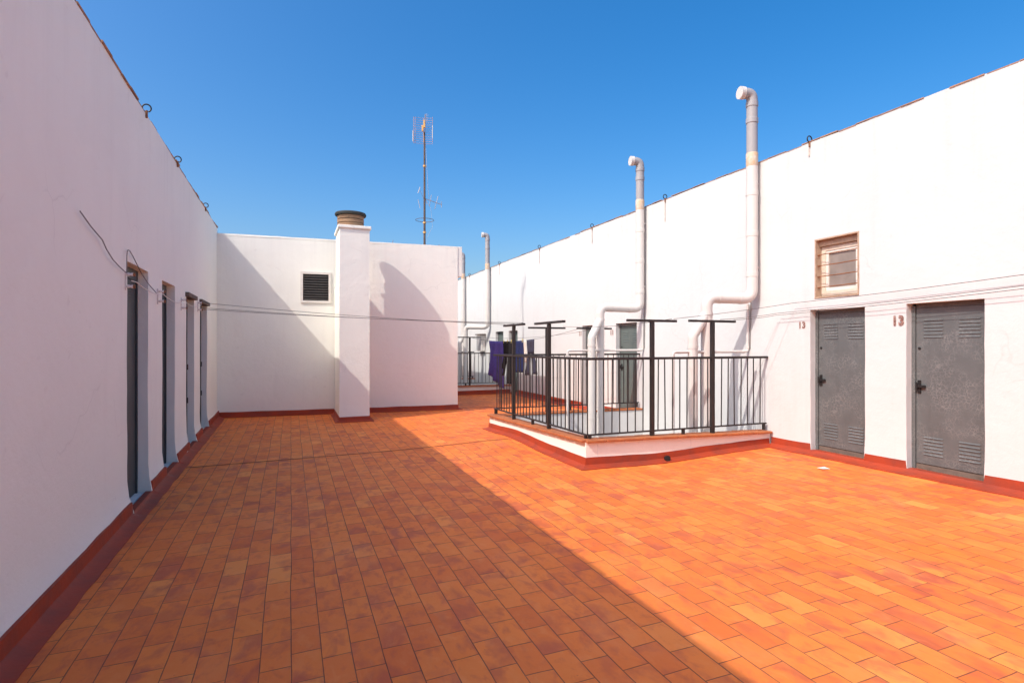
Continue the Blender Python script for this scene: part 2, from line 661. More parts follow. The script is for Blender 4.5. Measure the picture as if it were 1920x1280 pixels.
WELL1 = (3.50, XR, 6.48, 9.98)
WELL2 = (3.80, XR, 17.30, 21.30)
fl = MB()
xs = cuts(XL - .6, XR + .5, .25, [WELL1[0], WELL1[1], WELL2[0]])
ys = cuts(-5, 25.5, .25, [WELL1[2], WELL1[3], WELL2[2], WELL2[3]])
fid = {}
for i, x in enumerate(xs):
    for j, y in enumerate(ys):
        fid[(i, j)] = fl.vert((x, y, fz(x, y)))
for i in range(len(xs) - 1):
    for j in range(len(ys) - 1):
        xc, yc = (xs[i] + xs[i + 1]) / 2, (ys[j] + ys[j + 1]) / 2
        if any(w[0] < xc < w[1] and w[2] < yc < w[3] for w in (WELL1, WELL2)):
            continue
        fl.f.append([fid[(i, j)], fid[(i + 1, j)], fid[(i + 1, j + 1)], fid[(i, j + 1)]])
struct(fl.build('pavement', M['tile'], smooth=True))


def joint_strip(x0, x1, y, w):
    mb = MB()
    n = int((x1 - x0) / .15)
    prev = None
    for k in range(n + 1):
        x = x0 + (x1 - x0) * k / n
        yy = y + mnoise.noise(Vector((x * 1.5, y, 0))) * .012
        ww = w * (1 + .6 * mnoise.noise(Vector((x * 4, y, 3))))
        a = mb.vert((x, yy - ww / 2, fz(x, yy) + .004))
        b = mb.vert((x, yy + ww / 2, fz(x, yy) + .004))
        if prev:
            mb.f.append([prev[0], a, b, prev[1]])
        prev = (a, b)
    return struct(mb.build('pavement_joint', M['slat_joint']))


M['slat_joint'] = m_paint('dark_joint_sealant', (.12, .055, .04), (.26, .10, .06), .9, 0, 6, .7, .2, .1)
joint_strip(XL + .12, 3.30, 8.66, .024)
joint_strip(3.95, 6.5, 13.55, .03)

# ----------------------------------------------------------------- storage building in the shade (four doors)
LD = [(6.47, 7.34, 2.37), (8.09, 8.89, 2.36), (9.82, 10.55, 2.30), (11.20, 12.08, 2.30)]
Y0L, Y1L = -5.0, 13.72
lb = thing('storage_building', (XL - 2.5, 5, 0), 'white rendered storage building in shade with a row of four narrow dark doorways', 'building')
w = MB()
panel(w, (XL, Y0L, 0), (0, 1, 0), (1, 0, 0), Y1L - Y0L, -.8, ZL, [(a - Y0L, b - Y0L, -.6, t) for a, b, t in LD], .14, .007, .06, .15, .012, .04)
w.box(XL - 5.0, XL - .16, Y0L, Y0L + .12, -10, ZL - .05)
w.box(XL - 5.1, XL - 4.98, Y0L, Y1L, -10, ZL - .05)
w.box(XL - 4.98, XL - .16, Y1L - .02, Y1L + .1, -10, ZL - .05)
w.build('wall', M['wall'], lb, smooth=True)
rf = MB()
rf.box(XL - 5.1, XL - .06, Y0L, Y1L + .3, ZL - .045, ZL - .005)
rf.build('roof', M['gravel'], lb)
et = MB()
y = Y0L
while y < Y1L - .1:
    ln = random.uniform(.27, .33)
    z = ZL + random.uniform(-.004, .012)
    et.box(XL - .20, XL + random.uniform(-.004, .016), y, min(y + ln - .006, Y1L), z, z + .018)
    y += ln
et.build('edge_tile', M['clay'], lb)
sk = MB()
skirt(sk, [(XL + .034, Y0L), (XL + .034, 13.6)], [(1, 0)], door_heights(Y0L, 13.6, [d[:2] for d in LD], .155, .055), .13, .055)
sk.build('skirting', M['red'], lb, smooth=True)
for k, (a, b, t) in enumerate(LD):
    g0 = fz(XL, a)
    xf = XL - .112
    d = MB().box(xf - .035, xf, a + .045, b - .045, g0 + .062, t - .115)
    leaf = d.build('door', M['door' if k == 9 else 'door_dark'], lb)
    fr = MB()
    fr.box(xf - .05, xf + .016, a + .002, a + .043, g0 - .05, t + .01)
    fr.box(xf - .05, xf + .016, b - .043, b - .002, g0 - .05, t + .01)
    fr.box(xf - .05, xf + .016, a + .045, b - .045, t - .113, t + .01)
    fr.build('frame', M['door_dark'], leaf)
    th = MB().box(XL - .15, XL - .03, a, b, g0 - .1, g0 + .058)
    th.build('sill', M['frame_white'], leaf)
    hd = MB()
    hd.box(xf, xf + .03, a + .09, a + .12, 1.02, 1.14).tube([(xf + .028, a + .105, 1.09), (xf + .05, a + .105, 1.09), (xf + .05, a + .20, 1.09)], .009, 8)
    hd.build('handle', M['black'], leaf)
    lin = MB()
    if k >= 2:
        lin.box(XL - .1, XL + .05, a - .08, b + .04, t - .005, t + .06)
        lin.build('lintel', M['wood'], lb, bevel=.008)
        for zz in (1.16, .62):
            hn = MB().tube([(xf + .02, b - .06, zz), (xf + .02, b - .06, zz + .09)], .016, 8)
            hn.build('hinge', M['black'], leaf)
    lv = MB()
    for zz in range(6):
        lv.box(xf, xf + .008, a + .15, b - .15, t - .36 + zz * .028, t - .345 + zz * .028)
    lv.build('louvre', M['door_dark'], leaf)

# ----------------------------------------------------------------- storage building in the sun (numbered doors)
RD = [(-1.53, -.73), (-.22, .58), (1.08, 1.88), (2.39, 3.19), (3.70, 4.507), (5.02, 5.82), (10.05, 10.87), (11.60, 12.42), (16.72, 17.5), (18.02, 18.8)]
RT = 2.04
Y0R, Y1R = -5.0, 26.0
WIN = (5.10, 5.75, 2.195, 3.005)
rb = thing('storage_building', (XR + 2.5, 8, 0), 'sunlit white rendered building with numbered grey metal doors and one small barred window', 'building')
w = MB()
holes = [(a - Y0R, b - Y0R, -.4, RT) for a, b in RD]
holes += [(WIN[0] - Y0R, WIN[1] - Y0R, WIN[2], WIN[3])]
panel(w, (XR, Y0R, 0), (0, 1, 0), (-1, 0, 0), Y1R - Y0R, -7, ZR, holes, .13, .007, .02, .2, .012)
w.box(XR + .16, XR + 5.0, Y0R, Y0R + .12, -10, ZR - .05)
w.box(XR + 5.0, XR + 5.1, Y0R, Y1R, -10, ZR - .05)
w.box(XR + .02, XR + 5.0, Y1R - .02, Y1R + .1, -10, ZR - .05)
w.build('wall', M['wall_sun_toned'], rb, smooth=True)
rf = MB().box(XR + .06, XR + 5.1, Y0R, Y1R, ZR - .045, ZR - .005)
rf.build('roof', M['gravel'], rb)
et = MB()
y = Y0R
while y < Y1R - .1:
    ln = random.uniform(.26, .34)
    z = ZR + random.uniform(-.006, .014)
    et.box(XR - random.uniform(.0, .014), XR + .22, y, min(y + ln - random.choice((.004, .006, .02)), Y1R), z, z + random.uniform(.008, .015))
    y += ln
et.build('edge_tile', M['clay'], rb)
sk = MB()
skirt(sk, [(XR + .004, Y0R), (XR + .004, 6.50)], [(-1, 0)], door_heights(Y0R, 6.5, RD, .14, .055), .15, .05)
skirt(sk, [(XR + .004, 10.03), (XR + .004, 17.25)], [(-1, 0)], door_heights(10.03, 17.25, RD, .15, .055), .15, .05)
sk.build('skirting', M['red'], rb, smooth=True)


def metal_door(a, b, mat, label=None, parts=True):
    g0 = fz(XR, a)
    xf = XR + .105
    leaf = MB().box(xf, xf + .035, a + .03, b - .045, g0 + .115, RT - .055).build('door', mat, rb, bevel=.004)
    if label:
        leaf['label'] = label
    fr = MB()
    fr.box(xf - .014, xf + .04, b - .042, b - .002, g0 + .04, RT - .03)
    fr.box(xf - .014, xf + .04, a + .002, a + .027, g0 + .04, RT - .03)
    fr.box(xf + .004, xf + .04, a + .03, b - .045, RT - .052, RT - .004)
    fr.build('frame', M['door'] if mat != M['door_dark'] else mat, leaf)
    ki = MB().box(xf + .004, xf + .04, a + .03, b - .045, g0 + .04, g0 + .108)
    ki.build('kick_plate', M['wood'], leaf)
    MB().box(XR - .0, XR + .12, a, b, g0 - .1, g0 + .048).build('sill', M['red'], leaf)
    if not parts:
        return
    for z0 in (RT - .40, g0 + .22):
        for c in (a + .20, b - .235):
            lv = MB()
            for k in range(6):
                zz = z0 + k * .039
                lv.poly([(xf, c - .105, zz + .017), (xf, c + .105, zz + .017), (xf - .009, c + .102, zz + .004), (xf - .009, c - .102, zz + .004)])
                lv.poly([(xf - .009, c - .102, zz + .004), (xf - .009, c + .102, zz + .004), (xf, c + .105, zz), (xf, c - .105, zz)])
            lv.build('louvre', mat, leaf)
    h = MB()
    yb = b - .085
    h.box(xf - .012, xf, yb - .018, yb + .018, 1.00, 1.15)
    h.box(xf - .03, xf - .012, yb - .075, yb + .028, 1.065, 1.095)
    h.tube([(xf - .03, yb + .02, 1.04), (xf - .03, yb + .02, 1.125)], .011, 8)
    h.build('latch', M['black'], leaf)
    MB().tube([(xf, yb, 1.52), (xf - .012, yb, 1.52)], .014, 10).build('lock', M['black'], leaf)


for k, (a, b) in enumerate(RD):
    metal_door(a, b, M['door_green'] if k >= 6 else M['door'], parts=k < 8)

# barred window above one door
wn = MB()
x = XR + .115
wy0, wy1, wz0, wz1 = WIN
for (a, b, c, d) in ((wy0 + .02, wy0 + .085, wz0 + .035, wz1 - .10), (wy1 - .085, wy1 - .02, wz0 + .035, wz1 - .10),
                     (wy0 + .085, wy1 - .085, wz0 + .035, wz0 + .10), (wy0 + .085, wy1 - .085, wz1 - .165, wz1 - .10)):
    wn.box(x - .015, x + .03, a, b, c, d)
win = wn.build('window', M['cream'], rb, bevel=.004)
sash = MB()
for (a, b, c, d) in ((wy0 + .087, wy0 + .125, wz0 + .102, wz1 - .167), (wy1 - .125, wy1 - .087, wz0 + .102, wz1 - .167),
                     (wy0 + .125, wy1 - .125, wz0 + .102, wz0 + .14), (wy0 + .125, wy1 - .125, wz1 - .205, wz1 - .167)):
    sash.box(x - .006, x + .025, a, b, c, d)
sash.build('frame', M['frame_white'], win)
MB().box(x + .012, x + .02, wy0 + .126, wy1 - .126, wz0 + .141, wz1 - .206).build('pane', M['glass'], win)
rv = MB()
rv.box(XR - .004, XR + .128, wy0 + .001, wy0 + .018, wz0 + .02, wz1 - .02)
rv.box(XR - .004, XR + .128, wy1 - .018, wy1 - .001, wz0 + .02, wz1 - .02)
rv.box(XR - .006, XR + .128, wy0 + .001, wy1 - .001, wz1 - .019, wz1 - .001)
rv.box(XR + .06, XR + .126, wy0 + .019, wy1 - .019, wz1 - .098, wz1 - .02)
rv.box(XR - .010, XR + .128, wy0 + .001, wy1 - .001, wz0 + .001, wz0 + .019)
rv.build('reveal', M['mortar'], win)
for k in range(4):
    zz = wz0 + .15 + k * .148
    b_ = MB().tube([(XR + .085, wy0 + .012, zz), (XR + .020, wy0 + .03, zz + .004), (XR + .012, (wy0 + wy1) / 2, zz + random.uniform(-.006, .006)),
                    (XR + .020, wy1 - .03, zz), (XR + .085, wy1 - .012, zz)], .0065, 8)
    b_.build('bar', M['rust'], win, smooth=True)


def number(txt, y, z, size, parent):
    cu = bpy.data.curves.new('digits', 'FONT')
    cu.body = txt
    cu.size = size
    cu.offset = size * .045
    cu.space_character = 1.12
    cu.extrude = .0012
    cu.align_x = 'CENTER'
    tmp = bpy.data.objects.new('digits', cu)
    COL.objects.link(tmp)
    bpy.context.view_layer.update()
    me = bpy.data.meshes.new_from_object(tmp.evaluated_get(bpy.context.evaluated_depsgraph_get()))
    bpy.data.objects.remove(tmp)
    bpy.data.curves.remove(cu)
    rot = Matrix.Rotation(R(-90), 4, 'Z') @ Matrix.Rotation(R(90), 4, 'X')
    for v in me.vertices:
        p = rot @ v.co
        v.co = Vector((XR - .0085 + p.x * 1.0, y + p.y * .92, z + p.z)) - parent_world(parent)
    me.materials.clear()
    me.materials.append(M['number'])
    o = bpy.data.objects.new('door_number', me)
    COL.objects.link(o)
    o.parent = parent
    return o


number('13', 5.955, 1.80, .125, rb)['label'] = 'worn brown stencilled number 13 beside the latched door'
number('13', 4.60, 1.80, .15, rb)['label'] = 'bolder brown stencilled number 13 beside the cut off door'
number('11', 11.03, 1.80, .15, rb)['label'] = 'brown stencilled number 11'
number('11', 12.52, 1.80, .15, rb)['label'] = 'faded brown stencilled number 11'

# small grey meter cupboard far along the sunlit wall
mc = thing('meter_cupboard', (XR - .08, 20.3, 1.2), 'small pale cupboard fixed to the sunlit wall far behind the hanging purple sheet', 'cupboard')
MB().box(XR - .16, XR - .01, 19.9, 20.5, 1.35, 1.95).build('body', M['frame_white'], mc, bevel=.01)
MB().box(XR - .172, XR - .162, 19.94, 20.46, 1.39, 1.91).build('door', M['pvc'], mc)
MB().box(XR - .2, XR - .01, 19.85, 20.55, 1.955, 1.99).build('cover', M['wood'], mc)

# ----------------------------------------------------------------- stair block closing the terrace
BA, BB = Vector((XL - .02, 13.64, 0)), Vector((3.80, 13.40, 0))
BU = (BB - BA).normalized()
BN = Vector((BU.y, -BU.x, 0))
BZ = 3.97
bk = thing('rooftop_block', (1.2, 16, 0), 'white flat roofed block across the far end of the terrace with a louvred vent', 'building')
Lb = (BB - BA).length
v0, v1 = on_y(566, 540, 13.56), on_y(618, 540, 13.52)
VU0, VU1, VZ0, VZ1 = (v0 - BA).dot(BU), (v1 - BA).dot(BU), 2.545, 3.185
w = MB()
panel(w, BA, BU, BN, Lb, -.3, BZ, [(VU0, VU1, VZ0, VZ1)], .07, .008, .0, .2, .010)
e0 = BB
e1 = Vector((3.78, 24.5, 0))
panel(w, e0, (e1 - e0), (1, 0, 0), (e1 - e0).length, -7, BZ, [], .1, .006, 0, .3)
w.box(XL - .1, 3.75, 24.4, 24.5, -10, BZ)
w.build('wall', M['wall'], bk, smooth=True)
MB().box(XL + .02, 3.72, 13.72, 24.42, BZ - .10, BZ - .06).build('roof', M['gravel'], bk)
cp = MB()
for k in range(26):
    a, b = BA + BU * (Lb * k / 26), BA + BU * (Lb * (k + 1) / 26)
    z0_, z1_ = BZ + mnoise.noise(a * 1.7) * .01, BZ + mnoise.noise(b * 1.7) * .01
    up0, up1 = Vector((0, 0, z0_)), Vector((0, 0, z1_))
    dn = Vector((0, 0, -.032))
    cp.poly([a + BN * .006 + up0 + dn, b + BN * .006 + up1 + dn, b - BN * .016 + up1, a - BN * .016 + up0])
    cp.poly([a - BN * .016 + up0, b - BN * .016 + up1, b - BN * .22 + up1, a - BN * .22 + up0])
    cp.poly([a - BN * .22 + up0, b - BN * .22 + up1, b - BN * .22 + up1 + dn * 4, a - BN * .22 + up0 + dn * 4])
cp.build('coping', M['wall'], bk)
MB().box(3.802, 3.915, 13.412, 16.2, 3.24, BZ + .004).build('eave', M['wall'], bk, bevel=.01)
sk = MB()
skirt(sk, [BA + BU * .05, BA + BU * 2.42], [BN], .115, .06, .04)
skirt(sk, [BA + BU * 3.02, BB, (3.80, 17.2)], [BN, (1, 0)], .115, .10, .035)
sk.build('skirting', M['red'], bk, smooth=True)


def bpt(u, z, out=0.0):
    p = BA + BU * u + BN * out
    p.z = z
    return p


vf = MB()
for (u0, u1, z0, z1) in ((VU0 - .03, VU0 + .022, VZ0 - .03, VZ1 + .03), (VU1 - .022, VU1 + .03, VZ0 - .03, VZ1 + .03),
                         (VU0 + .022, VU1 - .022, VZ1 - .022, VZ1 + .03), (VU0 + .022, VU1 - .022, VZ0 - .03, VZ0 + .022)):
    vf.bar(bpt((u0 + u1) / 2, z0, -.012), bpt((u0 + u1) / 2, z1, -.012), .07, u1 - u0, up=tuple(BU))
vent = vf.build('vent', M['frame_white'], bk)
MB().bar(bpt((VU0 + VU1) / 2, VZ0 + .02, -.062), bpt((VU0 + VU1) / 2, VZ1 - .02, -.062), .008, VU1 - VU0 - .045, up=tuple(BU)).build('duct', M['black'], vent)
sl = MB()
ns = 10
for k in range(ns):
    z = VZ0 + .035 + (VZ1 - VZ0 - .07) * (k + .5) / ns
    a, b, c, d = bpt(VU0 + .024, z - .022, .020), bpt(VU1 - .024, z - .022, .020), bpt(VU1 - .024, z + .012, -.030), bpt(VU0 + .024, z + .012, -.030)
    sl.poly([a, b, c, d])
    sl.poly([p + Vector((0, 0, .006)) for p in (d, c, b, a)])
    sl.poly([a, b, b + Vector((0, 0, .006)), a + Vector((0, 0, .006))])
sl.build('slat', M['slat'], vent)
for px, py, h_ in ((735, 458, .11), (744, 458, .04), (826, 463, .07)):
    q = on_y(px, py, 13.6)
    q.z = BZ - .02
    tag(MB().tube([q, q + Vector((.012, 0, h_ * .5)), q + Vector((.03 if px == 735 else -.05, 0, h_))], .005, 6).build('steel_rod', M['rust'], smooth=True),
        {735: 'tall bent steel rod poking up from the block roof beside the chimney', 744: 'short steel stub poking up from the block roof behind the bent rod',
         826: 'leaning steel rod poking up from the block roof right of the aerial mast'}[px], 'rod', 'steel rods on the block roof')

# ----------------------------------------------------------------- chimney standing before the block
ch = thing('chimney', (1.22, 12.5, 0), 'square white chimney stack with round clay pot in front of the end wall', 'chimney')
CX0, CX1, CY0, CY1 = .925, 1.525, 12.08, 13.06
GAPZ = 2.85
s_ = MB()
panel(s_, (CX0, CY0, 0), (1, 0, 0), (0, -1, 0), CX1 - CX0, -.1, 3.96, [], .1, .007, .03, .15)
panel(s_, (CX0, CY0, 0), (0, 1, 0), (-1, 0, 0), CY1 - CY0, -.1, 3.96, [], .1, .0, .0, .15)
panel(s_, (CX1, CY0, 0), (0, 1, 0), (1, 0, 0), CY1 - CY0, -.1, 3.96, [], .1, .0, .0, .15)
s_.poly([(CX0, CY1, GAPZ), (CX1, CY1, GAPZ), (CX1, CY1, 3.96), (CX0, CY1, 3.96)])
s_.box(CX0 + .002, CX1 - .002, CY1, 13.50, -.1, GAPZ)
s_.build('shaft', M['wall'], ch, smooth=True)
MB().box(CX0 - .035, CX1 + .035, CY0 - .035, CY1 + .02, 3.962, 4.028).build('slab', M['wall'], ch, bevel=.012)
pc = (1.218, 12.86)
PZ = .07
pp = MB()
prof = []
for k in range(4):
    z0 = 4.05 + k * .083
    prof += [(.280, z0), (.284, z0 + .066), (.258, z0 + .068), (.258, z0 + .083)]
pp.lathe(*pc, [(.20, 4.02), (.26, 4.03)] + prof + [(.25, 4.385)])
pot = pp.build('pot', M['pot'], ch, smooth=True)
MB().lathe(*pc, [(.262, 4.375), (.325, 4.382), (.335, 4.410), (.322, 4.44), (.2, 4.455), (.05, 4.462)]).build('lid', M['lid'], pot, smooth=True)
MB().lathe(*pc, [(.295, 4.03), (.276, 4.055), (.2, 4.056)]).build('mortar_bed', M['pvc'], pot, smooth=True)
sk = MB()
skirt(sk, [(CX0, 13.5), (CX0, CY0), (CX1, CY0), (CX1, 13.45)], [(-1, 0), (0, -1), (1, 0)], .105, .09, .035)
sk.build('skirting', M['red'], ch, smooth=True)


# ----------------------------------------------------------------- light wells: kerb, coping, inner walls
def light_well(name_label, A, B, C, D, zA, zB, zC, red, outlet=None):
    """A near corner, B at the wall near, C far corner, D at the wall far (outer coping lines)"""
    t = thing('light_well', (A[0], A[1], 0), name_label, 'light well')
    T = .17
    A, B, C, D = [Vector((p[0], p[1], 0)) for p in (A, B, C, D)]
    kerb, cop, inn, skm = MB(), MB(), MB(), MB()

    def side(p, q, za, zb, n, skip=False):
        n = Vector((*n, 0))
        k = max(2, int((q - p).length / .25))
        prev = None
        for i in range(k + 1):
            f = i / k
            b = p.lerp(q, f)
            z = za + (zb - za) * f
            jj = mnoise.noise(b * 2) * .006
            o = kerb_vert(b, n, jj, z)
            if prev:
                kerb.f.append([prev[0], o[0], o[1], prev[1]])
                inn.f.append([prev[2], o[2], o[3], prev[3]])
            prev = o
        # coping tiles laid end to end
        m = int((q - p).length / .27)
        for i in range(m):
            a_, b_ = p.lerp(q, i / m), p.lerp(q, (i + 1) / m - .008 / (q - p).length)
            z1, z2 = za + (zb - za) * i / m, za + (zb - za) * (i + 1) / m
            r_ = random.uniform(-.003, .003)
            a1 = a_ - n * (T / 2 - .02) + Vector((0, 0, z1 + .02 + r_))
            b1 = b_ - n * (T / 2 - .02) + Vector((0, 0, z2 + .02 + r_))
            cop.bar(a1, b1, T + .07 + r_ * 2, .034)

    def kerb_vert(b, n, jj, z):
        o = b + n * jj
        i_ = b - n * T
        return (kerb.vert((o.x, o.y, fz(o.x, o.y) - .05)), kerb.vert((o.x, o.y, z + .004)),
                inn.vert((i_.x, i_.y, -7)), inn.vert((i_.x, i_.y, z + .004)))

    side(A, B, zA, zB, (0, -1))
    side(C, A, zC, zA, (-1, 0))
    side(D, C, zC, zC, (0, 1))
    inn.poly([(A.x, A.y, -6.9), (B.x, B.y, -6.9), (D.x, D.y, -6.9), (C.x, C.y, -6.9)])
    kerb.build('kerb', M['wall'], t, smooth=True)
    inn.build('shaft_wall', M['inner'], t, smooth=True)
    cop.build('coping', M['coping'], t, bevel=.008)
    l1 = (C - A).length
    l0 = (D - C).length
    skirt(skm, [(D.x - .05, D.y), C, A, (B.x - .03, B.y)], [(0, 1), (-1, 0), (0, -1)],
          [(0, red[2]), (l0 - .05, red[2]), (l0 - .05 + l1, red[0]), (l0 + l1 + (B - A).length, red[1])], .11, .045)
    skm.build('skirting', M['red'], t, smooth=True)
    if outlet:
        o = Vector(outlet)
        MB().tube([o + Vector((0, .05, 0)), o + Vector((0, .012, .006))], .040, 16).build('drain_outlet', M['black'], t, smooth=True)
    return t


lw_a = light_well('low white kerb with terracotta coping round the near light well', (3.54, 6.46), (XR - .01, 6.52), (3.46, 10.02), (XR - .01, 10.0),
                  .300, .238, .238, (.135, .115, .12), (4.78, 6.40, .012))
lw_b = light_well('low white kerb of the far light well beyond the end block', (3.82, 17.25), (XR - .01, 17.25), (3.82, 21.3), (XR - .01, 21.3),
                  .25, .25, .25, (.12, .14, .12))


# ----------------------------------------------------------------- railings with clothes line posts
def railing(label, sides, posts, zt, zb, zc, base):
    t = thing('railing', base, label, 'railing')
    proto = None
    for (p, q, skip_first) in sides:
        p, q = Vector((p[0], p[1], 0)), Vector((q[0], q[1], 0))
        d = (q - p).normalized()
        MB().bar(p - d * .02 + Vector((0, 0, zt)), q + d * .02 + Vector((0, 0, zt)), .045, .034).build('top_rail', M['iron'], t, bevel=.004)
        MB().bar(p + Vector((0, 0, zb)), q + Vector((0, 0, zb)), .034, .020).build('bottom_rail', M['iron'], t, bevel=.003)
        L = (q - p).length
        n = int(round(L / .122))
        for k in range(1 if skip_first else 0, n):
            c = p.lerp(q, (k + .02) / n)
            if proto is None:
                proto = MB().tube([(c.x, c.y, zb - .008), (c.x, c.y, zt - .012)], .0085, 8).build('baluster', M['iron'], t, smooth=True)
                pc_ = c
            else:
                b_ = place_copy(proto, t, c - pc_)
                b_.rotation_euler = (random.uniform(-.007, .007), random.uniform(-.007, .007), 0)
        m = max(2, int(round(L / 1.65)) + 1)
        for k in range(m):
            c = p.lerp(q, min(.985, max(.012, k / (m - 1))))
            MB().box(c.x - .018, c.x + .018, c.y - .018, c.y + .018, zc, zb - .011).build('foot', M['iron'], t)
    for (x, y, axis, ln, z) in posts:
        po = MB().box(x - .026, x + .026, y - .026, y + .026, zc - .01, z).build('post', M['iron'], t, bevel=.004)
        if axis == 'x':
            MB().bar((x - ln / 2, y, z + .018), (x + ln / 2, y, z + .018), .05, .034).build('crossbar', M['iron'], po, bevel=.004)
        else:
            MB().bar((x, y - ln / 2, z + .018), (x, y + ln / 2, z + .018), .05, .034).build('crossbar', M['iron'], po, bevel=.004)
    return t


rail_a = railing('black iron railing with tall T shaped line posts round the near light well',
                 [((3.60, 6.53), (XR - .03, 6.58), False), ((3.60, 6.53), (3.53, 9.95), True), ((3.53, 9.95), (XR - .03, 9.94), True)],
                 [(4.62, 6.555, 'x', .80, 1.875), (5.66, 6.565, 'x', .82, 1.885), (3.577, 7.66, 'y', 1.0, 1.875), (3.55, 9.02, 'y', .92, 1.885),
                  (4.60, 9.945, 'x', .78, 1.875), (5.64, 9.942, 'x', .78, 1.875)],
                 1.378, .385, .29, (3.6, 6.53, .29))
rail_b = railing('black iron railing with one T shaped line post round the far light well',
                 [((3.9, 17.33), (6.45, 17.33), False), ((3.9, 17.33), (3.9, 21.2), True), ((3.9, 21.2), (XR - .05, 21.2), True)],
                 [(5.31, 17.33, 'x', .78, 1.80), (5.31, 21.2, 'x', .78, 1.80)], 1.31, .36, .28, (3.9, 17.33, .28))


# ----------------------------------------------------------------- vent pipes
def ring_collar(mb, p, d, r, ln=.05, n=20):
    p, d = Vector(p), Vector(d).normalized()
    mb.tube([p - d * ln / 2, p + d * ln / 2], r, n)


def vent_pipe(label, wall_xy, a_xy, b_xy, z_top, z_el, r=.085, branch=True, group='vent pipes', lean=0.0):
    wx, wy = wall_xy
    t = thing('vent_pipe', (wx, wy, 0), label, 'vent pipe', group)
    zj = ZR + .02
    if a_xy:
        ax, ay = a_xy
        path = fillet([(wx, wy, zj - .02), (wx, wy, z_el), (ax, ay, z_el + .015), (ax, ay, -3)], .15, 8)
    else:
        path = [(wx, wy, zj - .02), (wx, wy, -3)]
    MB().tube(path, r, 24).build('pipe', M['pipe'], t, smooth=True)
    up = fillet([(wx, wy, zj + .10), (wx + lean, wy, z_top), (wx + lean - .17, wy + .03, z_top + .005)], .12, 8)
    MB().tube(up, r * .96, 24).build('upper_pipe', M['pvc'], t, smooth=True)
    e = up[-1]
    em = MB()
    ring_collar(em, e + Vector((-.005, 0, 0)), (-1, .17, 0), r * 1.1, .07)
    em.build('outlet', M['pipe'], t, smooth=True)
    MB().tube([(wx, wy, zj - .09), (wx, wy, zj - .07), (wx, wy, zj + .11), (wx, wy, zj + .125)], [r * 1.0, r * 1.025, r * 1.035, r * .9], 24).build('sealant', M['foam'], t, smooth=True)
    zs = [z_top - .16, (z_top + zj) / 2 + .1] + [zj - .5 - .62 * k for k in range(int((zj - .6 - z_el) / .62) + 1)]
    for z in zs:
        if z > z_el + .2:
            c = MB()
            c.tube([(wx, wy, z - .04), (wx, wy, z - .036), (wx, wy, z + .036), (wx, wy, z + .04)], [r, r * 1.055, r * 1.055, r], 24)
            c.build('collar', M['pvc'] if z > zj else M['pipe'], t, smooth=True)
    if a_xy:
        dv = Vector((ax - wx, ay - wy, 0))
        for f in (.27, .73):
            c = MB()
            ring_collar(c, Vector((wx, wy, z_el + .015 * f)) + dv * f, dv, r * 1.055, .03, 24)
            c.build('collar', M['pipe'], t, smooth=True)
        c = MB()
        ring_collar(c, (ax, ay, z_el - .24), (0, 0, 1), r * 1.07, .05, 24)
        c.build('collar', M['pipe'], t, smooth=True)
        if branch:
            bx, by = b_xy
            zb_ = z_el - .58
            br = fillet([(ax, ay, z_el - .22), (bx, by, zb_), (bx, by, -3)], .10, 8)
            MB().tube(br, r * .86, 24).build('branch', M['pipe'], t, smooth=True)
            c = MB()
            ring_collar(c, (bx, by, zb_ - .16), (0, 0, 1), r * .93, .05, 24)
            c.build('collar', M['pipe'], t, smooth=True)
            c = MB()
            ring_collar(c, (bx, by, .15), (0, 0, 1), r * .93, .05, 24)
            c.build('collar', M['pipe'], t, smooth=True)
            c = MB()
            ring_collar(c, (ax, ay, .25), (0, 0, 1), r * 1.06, .22, 24)
            c.build('sleeve', M['pipe'], t, smooth=True)
    # wall brackets
    for z in (zj - .35, 2.75):
        MB().box(wx, XR + .02, wy - .012, wy + .012, z - .015, z + .015).build('bracket', M['pipe'], t)
    return t


def at_px(px, X):
    return (X, on_x(px, 600, X).y)


XW = XR - .125
vent_pipe('tallest white vent pipe with grey top, rising left of the barred window', at_px(1410, XW), at_px(1325, 5.90), at_px(1299, 5.62), 5.40, 2.27)
vent_pipe('white vent pipe with grey top standing left of the dark door numbered 11', at_px(1200, XW), at_px(1125, 5.72), at_px(1109, 5.40), 5.27, 2.30)
vent_pipe('thin looking white vent pipe against the far wall above the purple sheet', at_px(914, XW), at_px(873, 5.95), at_px(862, 5.75), 5.52, 2.22)
vent_pipe('white vent pipe partly hidden behind the corner of the end block', at_px(868.5, XW), None, None, 5.30, 2.2)

for label, px0, px1, yy in (('thin pale conduit crossing the near light well to the sunlit wall', 1421, 1262, 6.95), ('thin pale conduit crossing the far side of the near light well', 1197, 1064, 9.80)):
    t = thing('conduit', (XR - .03, yy, 1.4), label, 'conduit', 'thin conduits in the light well')
    x1 = on_y(px1, 658, yy).x
    pts = fillet([(XR - .03, yy, 2.2), (XR - .03, yy, 1.46), (x1, yy, 1.455), (x1, yy, -3)], .05, 5)
    MB().tube(pts, .022, 12).build('pipe', M['pipe'], t, smooth=True)
    for cc_, dd_ in (((x1, yy, 1.38), (0, 0, 1)), ((XR - .03, yy, 1.53), (0, 0, 1)), ((XR - .11, yy, 1.46), (1, 0, 0))):
        c = MB()
        ring_collar(c, cc_, dd_, .027, .05, 12)
        c.build('collar', M['pipe'], t, smooth=True)
    MB().tube([(XR - .012, yy - .045, 4.30), (XR - .012, yy - .045, 2.0), (XR - .012, yy - .03, 1.5)], .006, 6).build('cable', M['cable'], t, smooth=True)

# ----------------------------------------------------------------- antenna on the block roof
ab = on_y(796, 460, 15.0)
ax, ay = ab.x, 15.0
an = thing('antenna', (ax, ay, 3.9), 'tall television aerial mast on the roof of the end block', 'antenna')
k_ = 15.2 / FPX


